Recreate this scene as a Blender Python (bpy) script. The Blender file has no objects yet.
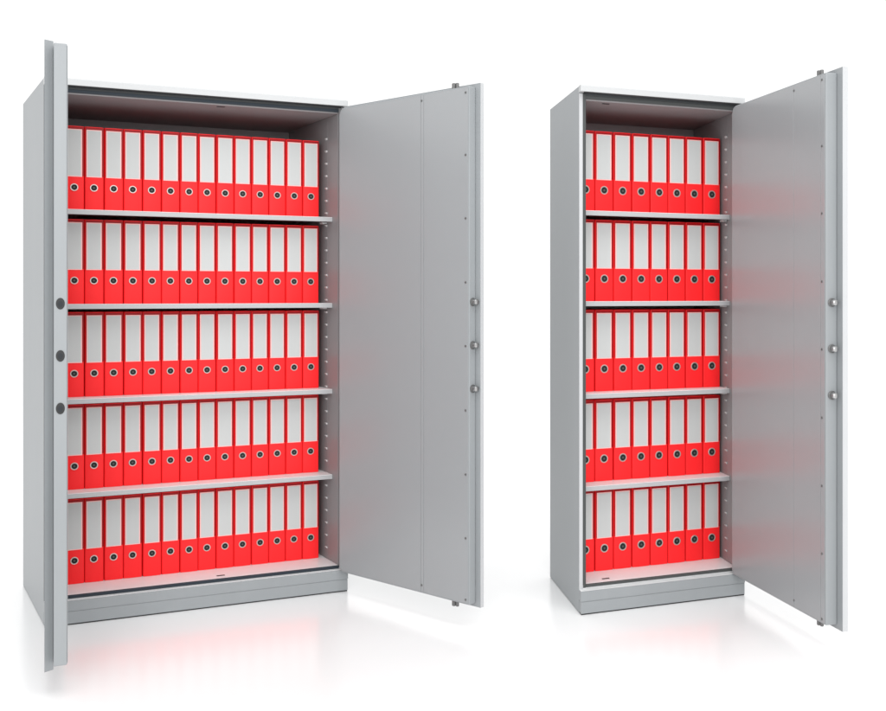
import bpy, bmesh, math, random
from mathutils import Vector, Matrix
random.seed(4)
S = bpy.context.scene
C = S.collection

# ------------------------------------------------------------------ materials
def mat(name, col, rough=.5, metal=0, spec=.5, coat=0, bump=0, bscale=300, mott=0, trans=0):
    m = bpy.data.materials.new(name); m.use_nodes = True
    nt = m.node_tree; b = nt.nodes['Principled BSDF']
    b.inputs['Base Color'].default_value = (*col, 1)
    b.inputs['Roughness'].default_value = rough
    b.inputs['Metallic'].default_value = metal
    b.inputs['Specular IOR Level'].default_value = spec
    b.inputs['Coat Weight'].default_value = coat
    b.inputs['Coat Roughness'].default_value = .25
    tc = nt.nodes.new('ShaderNodeTexCoord')
    if mott:
        n = nt.nodes.new('ShaderNodeTexNoise'); n.inputs['Scale'].default_value = 2.75
        n.inputs['Detail'].default_value = 6; n.inputs['Roughness'].default_value = .62
        mp = nt.nodes.new('ShaderNodeMapping'); mp.inputs['Scale'].default_value = (3, 3, .8)
        nt.links.new(tc.outputs['Object'], mp.inputs[0]); nt.links.new(mp.outputs[0], n.inputs['Vector'])
        r = nt.nodes.new('ShaderNodeMapRange')
        r.inputs[1].default_value = .3; r.inputs[2].default_value = .7
        r.inputs[3].default_value = 1-mott; r.inputs[4].default_value = 1+mott
        nt.links.new(n.outputs[0], r.inputs[0])
        mx = nt.nodes.new('ShaderNodeMix'); mx.data_type = 'RGBA'; mx.blend_type = 'MULTIPLY'
        mx.inputs[0].default_value = 1; mx.inputs[6].default_value = (*col, 1)
        nt.links.new(r.outputs[0], mx.inputs[7]); nt.links.new(mx.outputs[2], b.inputs['Base Color'])
        r2 = nt.nodes.new('ShaderNodeMapRange'); r2.inputs[3].default_value = rough-.05; r2.inputs[4].default_value = rough+.05
        nt.links.new(n.outputs[0], r2.inputs[0]); nt.links.new(r2.outputs[0], b.inputs['Roughness'])
    if bump:
        n2 = nt.nodes.new('ShaderNodeTexNoise'); n2.inputs['Scale'].default_value = bscale; n2.inputs['Detail'].default_value = 2
        bp = nt.nodes.new('ShaderNodeBump'); bp.inputs['Strength'].default_value = bump; bp.inputs['Distance'].default_value = .001
        nt.links.new(tc.outputs['Object'], n2.inputs['Vector']); nt.links.new(n2.outputs[0], bp.inputs['Height'])
        nt.links.new(bp.outputs[0], b.inputs['Normal'])
    return m

M = dict(
    paint=mat('light_grey_powder_paint', (.292, .309, .320), .38, spec=.32, bump=.12, bscale=420, mott=.03),
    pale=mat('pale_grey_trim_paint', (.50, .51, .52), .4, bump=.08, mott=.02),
    shade=mat('painted_shade_grey', (.055, .06, .063), .6),  # dark grey that paints shade beneath the lip and on one stile
    sheet=mat('door_sheet_satin_paint', (.305, .318, .328), .26, spec=.8, bump=.10, bscale=420),
    lip=mat('lip_paint_with_top_light', (.50, .51, .515), .45),  # lightened in colour to stand for overhead light on the lip
    bottom=mat('white_sheet_with_top_light', (.74, .745, .75), .4, mott=.015),  # white puts light from above into sill, shelf tops and interior bottom
    softseal=mat('mid_grey_rubber', (.16, .16, .165), .6),
    inner=mat('grey_interior_paint', (.245, .245, .25), .42, bump=.1, mott=.03),
    back=mat('grey_back_sheet_paint', (.36, .37, .38), .5),
    ceil=mat('grey_ceiling_sheet_paint', (.27, .26, .265), .5),
    shelf=mat('shelf_paint', (.43, .435, .445), .4, bump=.1, mott=.02),
    gasket_b=mat('blue_black_rubber', (.012, .022, .034), .6),
    gasket_g=mat('dark_grey_rubber', (.055, .06, .06), .6),
    black=mat('black_plastic_and_shade', (.015, .016, .017), .5),  # also paints the contact shadow at the plinth foot
    dark=mat('dark_bore', (.035, .038, .042), .8, spec=.2),
    steel=mat('bright_steel', (.42, .42, .42), .33, metal=1),
    screw=mat('screw_steel', (.16, .16, .16), .45, metal=.6),
    clip=mat('zinc_slot_lip', (.58, .58, .58), .45),
    red=mat('red_plastic_cover', (.97, .020, .024), .45, spec=.22, bump=.1, bscale=260, mott=.02),
    dred=mat('dark_red_strip', (.34, .002, .005), .4, spec=.2),
    pink=mat('clear_pocket_rim_over_red', (.92, .52, .50), .3),
    paper=mat('white_spine_paper', (.53, .545, .54), .45, mott=.015),
    ring=mat('nickel_ring', (.60, .53, .50), .35, metal=.7),
    hole=mat('finger_hole_dark', (.016, .02, .019), .6, spec=.2),
    holecore=mat('finger_hole_core', (.07, .07, .065), .6),
)
# pressed sheet steel is never quite flat: long shallow waves break up its reflections
nt = M['sheet'].node_tree; bs = nt.nodes['Principled BSDF']
wn = nt.nodes.new('ShaderNodeTexNoise'); wn.inputs['Scale'].default_value = 2.6; wn.inputs['Detail'].default_value = .6
tcn = nt.nodes.new('ShaderNodeTexCoord'); bw = nt.nodes.new('ShaderNodeBump')
bw.inputs['Strength'].default_value = .5; bw.inputs['Distance'].default_value = .013
nt.links.new(tcn.outputs['Object'], wn.inputs['Vector']); nt.links.new(wn.outputs[0], bw.inputs['Height'])
old = bs.inputs['Normal'].links[0].from_node
nt.links.new(bw.outputs[0], old.inputs['Normal'])
fl = mat('white_glossy_studio_floor', (.985, .985, .985), .20, spec=.5)
fl.node_tree.nodes['Principled BSDF'].inputs['IOR'].default_value = 2.75

# ------------------------------------------------------------------ mesh helpers
def ident(p): return p
class MB:
    def __init__(s, f=ident): s.bm = bmesh.new(); s.f = f
    def box(s, x0, x1, y0, y1, z0, z1, mi=0):
        vs = [s.bm.verts.new(s.f((x, y, z))) for z in (z0, z1) for x, y in ((x0, y0), (x1, y0), (x1, y1), (x0, y1))]
        for q in ((3, 2, 1, 0), (4, 5, 6, 7), (0, 1, 5, 4), (1, 2, 6, 5), (2, 3, 7, 6), (3, 0, 4, 7)):
            fc = s.bm.faces.new([vs[i] for i in q]); fc.material_index = mi
        return s
    def prism(s, pts, ax, a, b, mi=0):
        """2D outline pts swept along axis ax ('x','y','z') from a to b"""
        def P(p, t):
            return s.f({'x': (t, p[0], p[1]), 'y': (p[0], t, p[1]), 'z': (p[0], p[1], t)}[ax])
        A = [s.bm.verts.new(P(p, a)) for p in pts]; B = [s.bm.verts.new(P(p, b)) for p in pts]
        n = len(pts)
        fs = [s.bm.faces.new(A[::-1]), s.bm.faces.new(B)]
        for i in range(n): fs.append(s.bm.faces.new((A[i], A[(i+1) % n], B[(i+1) % n], B[i])))
        for f_ in fs: f_.material_index = mi
        return s
    def lathe(s, prof, c, ax='y', n=28, sx=1, sz=1, mi=0):
        """prof = [(r, t)], t along axis ax from centre c"""
        rings = []
        for r, t in prof:
            R = []
            for k in range(n):
                a = 2*math.pi*k/n; p, q = r*math.cos(a)*sx, r*math.sin(a)*sz
                v = {'x': (c[0]+t, c[1]+p, c[2]+q), 'y': (c[0]+p, c[1]+t, c[2]+q), 'z': (c[0]+p, c[1]+q, c[2]+t)}[ax]
                R.append(s.bm.verts.new(v))
            rings.append(R)
        for a, b in zip(rings, rings[1:]):
            for k in range(n):
                s.bm.faces.new((a[k], a[(k+1) % n], b[(k+1) % n], b[k])).material_index = mi
        s.bm.faces.new(rings[0][::-1]).material_index = mi; s.bm.faces.new(rings[-1]).material_index = mi
        return s
    def build(s, name, mats, parent=None, bevel=0, smooth=False):
        bmesh.ops.recalc_face_normals(s.bm, faces=s.bm.faces)
        me = bpy.data.meshes.new(name); s.bm.to_mesh(me); s.bm.free()
        for m in (mats if isinstance(mats, (list, tuple)) else [mats]): me.materials.append(m)
        if smooth:
            for p in me.polygons: p.use_smooth = True
        o = bpy.data.objects.new(name, me); C.objects.link(o)
        if parent: o.parent = parent
        if bevel:
            b = o.modifiers.new('bevel', 'BEVEL'); b.width = bevel; b.segments = 2; b.limit_method = 'ANGLE'
            b.harden_normals = False
        return o

def tag(o, label, cat, group=None):
    o['label'] = label; o['category'] = cat
    if group: o['group'] = group

# ------------------------------------------------------------------ floor
g = MB(); g.box(-22, 22, -6, 30, -.05, 0)
flo = g.build('floor', fl); flo['kind'] = 'structure'

# ------------------------------------------------------------------ cabinets
H = 1.95
DZ0, DZ1 = .0755, 1.9235       # door plate bottom / top
BOLT_Z = (1.152, 1.0, .847)

def door(cab, A, yaw, P0, P1, side, tp, tb, inset, e, kind, seams, screws_x, edge_pins, label):
    """side -1: inner face on local -y, +1: on local +y"""
    P0 = Vector(P0); P1 = Vector(P1); d = P1-P0; L = d.length
    ang = math.atan2(d.y, d.x)
    loc = Matrix.Rotation(-yaw, 2) @ (P0-Vector(A))
    s = side
    def yy(a, b): return (min(s*a, s*b), max(s*a, s*b))
    m = MB(); y0, y1 = yy(-tp, 0); (m.box(.004, L, y0, y1, DZ0, DZ1) if kind == 'bolts' else
        m.prism([(.004, 0), (L-.014, 0), (L-.010, -s*tp*.35), (L-.002, -s*tp*.9), (L, -s*tp), (.004, -s*tp)], 'z', DZ0, DZ1))
    pl = m.build('door', M['paint'], cab, bevel=.0012)
    pl.location = (loc.x, loc.y, 0); pl.rotation_euler = (0, 0, ang-yaw)
    if label: pl['label'] = label
    if kind == 'bolts':
        y0, y1 = yy(-tp+.0008, -.0008)
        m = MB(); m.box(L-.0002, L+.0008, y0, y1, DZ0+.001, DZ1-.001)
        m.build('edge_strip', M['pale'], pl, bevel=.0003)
    zb0, zb1 = DZ0+e, DZ1-(e if e < .02 else e-.009)
    x0, x1 = .004, L-inset
    c = .028
    # hinge-side corners are cut back on the inner body
    m = MB(); y0, y1 = yy(.0003, tb)
    out = [(x0, zb0+c*.5), (x0+c*.6, zb0), (x1, zb0), (x1, zb1), (x0+c, zb1), (x0+c*.35, zb1-c*.25), (x0, zb1-c)]
    m.prism(out, 'y', y0, y1)
    m.build('door_body', M['paint'], pl, bevel=.003)
    # inner cover sheets
    cuts = [x0+.006]+list(seams)+[x1-.004]
    for i in range(len(cuts)-1):
        a, b = cuts[i]+(.0006 if i else 0), cuts[i+1]-.0006
        m = MB(); y0, y1 = yy(tb+.0002, tb+.0016)
        if i == 0:
            o2 = [(a, zb0+c*.6), (a+c*.5, zb0+.005), (b, zb0+.005), (b, zb1-.005), (a+c*.9, zb1-.005), (a+c*.3, zb1-.005-c*.3), (a, zb1-c)]
            m.prism(o2, 'y', y0, y1)
        else:
            m.box(a, b, y0, y1, zb0+.005, zb1-.005)
        m.build('cover_sheet', M['sheet'], pl, bevel=.0005)
    yq = tb+.0014
    for (sx, sz) in screws_x:
        m = MB(); m.lathe([(.0042, 0), (.0038, s*.0018), (.002, s*.0024)], (sx, s*yq, sz), 'y', 16)
        m.build('screw', M['screw'], pl)
    if kind == 'bolts':
        for z in BOLT_Z:
            m = MB(); m.lathe([(.0145, 0), (.0145, .003), (.012, .004)], (x1, s*tb*.48, z), 'x', 24)
            m.build('bolt_collar', M['screw'], pl)
            m = MB(); m.lathe([(.0105, .003), (.0105, .018), (.009, .022), (.004, .024)], (x1, s*tb*.48, z), 'x', 24)
            m.build('locking_bolt', M['steel'], pl, smooth=False)
    else:
        for z in BOLT_Z:
            m = MB(); m.lathe([(.0118, 0), (.0118, .0012), (.0100, .0020)], (x1, s*tb*.50, z), 'x', 28, sz=1.42)
            m.build('bolt_hole', M['black'], pl)
            m = MB(); m.lathe([(.0082, 0), (.0065, .0024), (.003, .0027)], (x1, s*tb*.50, z-.001), 'x', 24, sz=1.35)
            m.build('bolt_socket', M['dark'], pl)
    for (px, up) in edge_pins:
        zz = zb1 if up else zb0
        sg = 1 if up else -1
        m = MB()
        m.lathe([(.0075, -sg*.001), (.0075, sg*.020), (.0060, sg*.022)], (px-.008, s*tb*.5, zz), 'z', 18)
        m.lathe([(.0060, -sg*.001), (.0060, sg*.019), (.0045, sg*.021)], (px+.008, s*tb*.5, zz), 'z', 18)
        m.build('rod_end', M['screw'], pl)
    return pl

def cabinet(A, W, D, yaw, k, mm, gasket, shelves, floor_z, slot_u, hole_v, label):
    f = lambda p: (p[0]+p[1]*k, p[1]*mm, p[2])
    root = bpy.data.objects.new('document_cabinet', None); C.objects.link(root)
    root.location = (A[0], A[1], 0); root.rotation_euler = (0, 0, yaw)
    root.empty_display_size = .2
    tag(root, label, 'cabinet', 'fireproof document cabinets with open doors')
    t = .0262
    # side walls; each an outer skin with the bright front stile in the same sheet
    for s in (0, 1):
        u0, u1 = (0, t) if s == 0 else (W-t, W)
        m = MB(f); m.box(u0, u1, .031, D, .002, H-.0005)
        sp = m.build('side_panel', M['paint'], root, bevel=.0015)
        a, b = (.0005, .0152) if s == 0 else (W-.0152, W-.0005)
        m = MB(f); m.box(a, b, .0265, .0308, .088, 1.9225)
        m.build('front_stile', M['shade'] if (s == 0 and W > 1) else M['pale'], sp, bevel=.0008)  # wide cabinet's left stile is darkened to paint a shadow gap
        a, b = (.0160, .0270) if s == 0 else (W-.0270, W-.0160)
        m = MB(f); m.box(a, b, .0240, .0306, .092, 1.9205)
        m.build('door_seal', gasket if s == 0 else M['softseal'], sp, bevel=.001)
        # slotted shelf rail on the inner wall
        w = t+.0002 if s == 0 else W-t-.0002
        sg = 1 if s == 0 else -1
        m = MB(f); m.box(min(w, w+sg*.0012), max(w, w+sg*.0012), hole_v-.012, hole_v+.012, floor_z+.004, 1.885)
        m.build('shelf_rail', M['inner'], sp)
        z = .145
        while s == 1 and z < 1.86:
            m = MB(f); a = w+sg*.0012; b = a+sg*.0050
            m.prism([(a, z-.0035), (b, z+.0020), (b, z+.0045), (a, z+.0045)], 'y', hole_v-.0075, hole_v+.0075)
            m.build('rail_slot', M['clip'], sp)
            z += .0505
        # inner lining
        m = MB(f); m.box(min(w-sg*.0001, w+sg*.0008), max(w-sg*.0001, w+sg*.0008), .036, D-.022, floor_z+.001, 1.897)
        m.build('side_lining', M['inner'], sp)
    m = MB(f); m.box(t+.0006, W-t-.0006, D-.02, D-.001, .004, H-.003)
    m.build('back_panel', M['back'], root)
    # lid: roof slab, front lip, header seal, ceiling sheet
    m = MB(f); m.box(t+.0004, W-t-.0004, .0312, D-.0204, 1.9215, H-.001)
    lid = m.build('lid', M['paint'], root)
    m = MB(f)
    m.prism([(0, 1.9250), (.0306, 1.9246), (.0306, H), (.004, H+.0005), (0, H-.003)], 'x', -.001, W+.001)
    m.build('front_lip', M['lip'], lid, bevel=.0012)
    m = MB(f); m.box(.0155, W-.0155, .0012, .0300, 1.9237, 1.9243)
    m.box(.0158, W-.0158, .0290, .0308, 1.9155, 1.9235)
    m.build('lip_underside_shade', M['shade'], lid)  # added dark sheets painting the shade beneath the lip
    m = MB(f); m.box(.0275, W-.0275, .0262, .0310, 1.9035, 1.9150)
    m.build('door_seal', gasket, lid, bevel=.001)
    m = MB(f); m.box(t+.001, W-t-.001, .0330, D-.0206, 1.8985, 1.9210)
    m.build('ceiling_sheet', M['ceil'], lid, bevel=.001)
    m = MB(f); m.box(slot_u-.015, slot_u+.015, .058, .070, 1.8970, 1.8984)
    m.build('rod_slot', M['black'], lid, bevel=.003)
    # base: plinth, sill, seal, interior bottom
    m = MB(f); m.box(.0006, W-.0006, .0010, .0306, .0045, .0475)
    m.box(t+.001, W-t-.001, .0308, D-.0208, .0005, .0470)
    pl = m.build('plinth', M['paint'], root, bevel=.0015)
    m = MB(f); m.box(.002, W-.002, .0030, .0300, 0, .0043)
    m.build('contact_shade_strip', M['black'], pl)  # added black strip, a painted contact shadow below the plinth
    m = MB(f); m.box(-.0006, W+.0006, 0, .0306, .0495, .0860)
    m.box(.0008, W-.0008, .002, .0303, .0472, .0497)
    m.build('sill', M['paint'], pl, bevel=.0025)
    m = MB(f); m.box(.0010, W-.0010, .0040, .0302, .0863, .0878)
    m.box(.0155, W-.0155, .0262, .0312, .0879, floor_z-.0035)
    m.build('sill_edge_top_light', M['bottom'], pl)  # pale cover painting the overhead light along the sill top
    m = MB(f); m.box(.0275, W-.0275, .0215, .0320, floor_z-.0110, floor_z-.0005)
    m.build('door_seal', gasket, pl, bevel=.001)
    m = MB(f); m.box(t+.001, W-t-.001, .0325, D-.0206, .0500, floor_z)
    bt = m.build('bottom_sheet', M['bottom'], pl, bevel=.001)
    m = MB(f); m.box(slot_u-.015, slot_u+.015, .060, .071, floor_z+.0002, floor_z+.0012)
    m.build('rod_slot', M['black'], pl, bevel=.003)
    for z in shelves:
        m = MB(f)
        m.box(t+.0012, W-t-.0012, .090, D-.024, z+.0160, z+.0180, 1)
        m.box(t+.0012, W-t-.0012, .090, .0920, z, z+.0158)
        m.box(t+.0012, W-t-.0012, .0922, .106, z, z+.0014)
        sh = m.build('shelf', [M['shelf'], M['bottom']], root, bevel=.0008)  # top sheet whitened in its colour for light from above
        for s in (0, 1):
            u = t+.004 if s == 0 else W-t-.022
            m = MB(f); m.box(u, u+.018, hole_v-.012, hole_v+.02, z-.006, z-.0005)
            m.build('shelf_bracket', M['clip'], sh)
    return root, f

def R(a): return math.radians(a)
AL = (-1.60559, 3.52877); AR = (.29718, 3.66886)
yL, yR = R(23.715), R(20.4415)
LS = (.4336, .778, 1.125, 1.472); RS = (.4346, .784, 1.134, 1.478)
cabL, fL = cabinet(AL, 1.0947, .6101, yL, -.14575, .98932, M['gasket_b'], LS, .1000, .6221, .150,
    'wide light grey steel cabinet with two open doors and fourteen red binders per shelf')
cabR, fR = cabinet(AR, .7067, .5057, yR, .17919, .98382, M['gasket_g'], RS, .1050, .1210, .125,
    'narrow light grey steel document cabinet with a single open door on its right')

zs = (1.888, 1.669, 1.446, 1.221, .997, .771, .546, .322, .106)
def scr(edge_x, seam_x, zt, zb, zlist):
    return [(edge_x, z) for z in zlist]+[(seam_x, zt), (seam_x, zb)]
door(cabL, AL, yL, (-.6145, 3.964), (-.0686, 3.516), -1, .018, .035, .022, .013, 'bolts',
     (.4505, .4655), scr(.669, .4505+.005, 1.885, .118, zs), [(.605, 1), (.605, 0)], 'right door swung wide open showing its inner side with locking bolts')
door(cabR, AR, yR, (.942, 3.91), (1.1186, 3.266), -1, .0207, .042, .030, .015, 'bolts',
     (.4466, .6097), scr(.618, .4466+.003, 1.885, .118, zs), [(.575, 1), (.575, 0)], None)
door(cabL, AL, yL, (-1.583, 3.536), (-1.3062, 2.925), 1, .0242, .0365, -.026, .022, 'holes',
     (.30,), [], [], 'left door seen edge on with three dark bolt holes')

# ------------------------------------------------------------------ binders
def rounded_spine(w, dep):
    """plan outline of a binder: shallow convex spine between two cover boards"""
    h = w/2
    pts = [(-h, dep), (-h, .0035), (-h+.0008, .0012), (-h+.0030, 0)]
    for i in range(1, 6):
        x = -h+.003+(w-.006)*i/6; q = x/(h-.003)
        pts.append((x, -.0016*(1-q*q)))
    pts += [(h-.0030, 0), (h-.0008, .0012), (h, .0035), (h, dep)]
    return pts
def make_binder(w, k, mm, hgt=.3155, dep=.285):
    f = lambda p: (p[0]+p[1]*k, p[1]*mm, p[2])
    h = w/2
    m = MB(f); m.prism(rounded_spine(w, dep), 'z', 0, hgt)
    b = m.build('ring_binder', M['red'], None, bevel=.0006)
    s = w/.0785
    m = MB(f); m.box(-h+.0028, h-.0010, -.0022, .004, .130, hgt-.0030)
    m.build('dark_strip', M['dred'], b)  # darker red strip showing beside the label pocket
    cx = -.0012*s; lw = w*.346; ew = w*.410
    m = MB(f); m.box(cx-ew, cx+ew, -.0030, .003, .1265, hgt-.0115)
    pk = m.build('label_pocket', M['pink'], b, bevel=.0005)
    m = MB(f); m.box(cx-lw, cx+lw, -.0036, .002, .1300, hgt-.0150)
    m.build('paper_label', M['paper'], pk)
    r = .0167*min(1, s*1.02)
    zc = .087; cxr = -.0012*s
    m = MB(); m.lathe([(r, .004), (r, -.0030), (r*.93, -.0046), (r*.80, -.0046), (r*.74, -.0030)], (cxr, 0, zc), 'y', 28)
    rg = m.build('finger_ring', M['ring'], b, smooth=False)
    m = MB(); m.lathe([(r*.74, -.0020), (r*.71, -.0036), (r*.34, -.0034)], (cxr, 0, zc), 'y', 24)
    m.build('finger_hole', M['hole'], rg)
    m = MB(); m.lathe([(r*.26, -.0030), (r*.24, -.0044), (r*.12, -.0040)], (cxr, 0, zc), 'y', 20)
    m.build('lever_rivet', M['holecore'], rg)
    return b
def copy_tree(o, parent=None):
    c = o.copy(); C.objects.link(c); c.parent = parent
    for ch in list(o.children): copy_tree(ch, c)
    return c
ORD = ['first', 'second', 'third', 'fourth', 'fifth', 'sixth', 'seventh', 'eighth', 'ninth', 'tenth', 'eleventh', 'twelfth', 'thirteenth', 'fourteenth']
ROW = ['top shelf', 'second shelf down', 'middle shelf', 'lowest raised shelf', 'bottom floor']
def fill(A, yaw, f, k, mm, w, u0, pitch, n, bases, cabname, grp):
    proto = make_binder(w, k, mm)
    first = True
    rot = Matrix.Rotation(yaw, 2)
    for r, zb in enumerate(bases):
        for i in range(n):
            b = proto if first else copy_tree(proto); first = False
            q = f((u0+pitch*i+random.uniform(-.0006, .0006), .170+random.uniform(-.0012, .0022), 0))
            p = rot @ Vector((q[0], q[1]))
            b.location = (A[0]+p.x, A[1]+p.y, zb+.0004)
            b.rotation_euler = (0, 0, yaw+random.uniform(-.003, .003))
            which = 'leftmost red binder' if i == 0 else 'rightmost red binder' if i == n-1 else ORD[i]+' red binder from left'
            tag(b, f'{which} on the {ROW[r]} of the {cabname}', 'binder', grp)
fill(AL, yL, fL, -.14575, .98932, .0656, .1229, .06826, 14, [z+.018 for z in LS[::-1]]+[.1000], 'wide cabinet', 'red binders in the wide cabinet')
fill(AR, yR, fR, .17919, .98382, .0774, .0668, .0806, 8, [z+.018 for z in RS[::-1]]+[.1050], 'narrow cabinet', 'red binders in the narrow cabinet')

# ------------------------------------------------------------------ light
w = bpy.data.worlds.new('World'); S.world = w; w.use_nodes = True
w.node_tree.nodes['Background'].inputs[0].default_value = (1, 1, 1, 1)
w.node_tree.nodes['Background'].inputs[1].default_value = 1.12
def area(name, loc, target, size, power, sy=None):
    l = bpy.data.lights.new(name, 'AREA'); l.energy = power; l.size = size
    if sy: l.shape = 'RECTANGLE'; l.size_y = sy
    o = bpy.data.objects.new(name, l); C.objects.link(o); o.location = loc
    o.rotation_euler = (Vector(target)-Vector(loc)).to_track_quat('-Z', 'Y').to_euler()
    return o
area('softbox_overhead', (.7, 1.2, 5.6), (.3, 2.9, 0), 5.0, 160, 4.0)
area('softbox_front', (.4, -3.4, 3.0), (-.2, 3.9, .7), 4.5, 165, 2.0)

cam = bpy.data.cameras.new('camera'); co = bpy.data.objects.new('camera', cam); C.objects.link(co)
co.location = (0, 0, 1.18); co.rotation_euler = (R(90), 0, 0)
cam.sensor_width = 36; cam.lens = 36*1000/886
cam.shift_x = -57/886; cam.shift_y = -(355.5-294)/886
cam.clip_end = 200; cam.clip_start = .05
S.camera = co
S.render.engine = 'CYCLES'
S.view_settings.view_transform = 'Standard'; S.view_settings.look = 'None'
S.view_settings.exposure = 0; S.view_settings.gamma = 1
S.cycles.max_bounces = 8; S.cycles.diffuse_bounces = 5
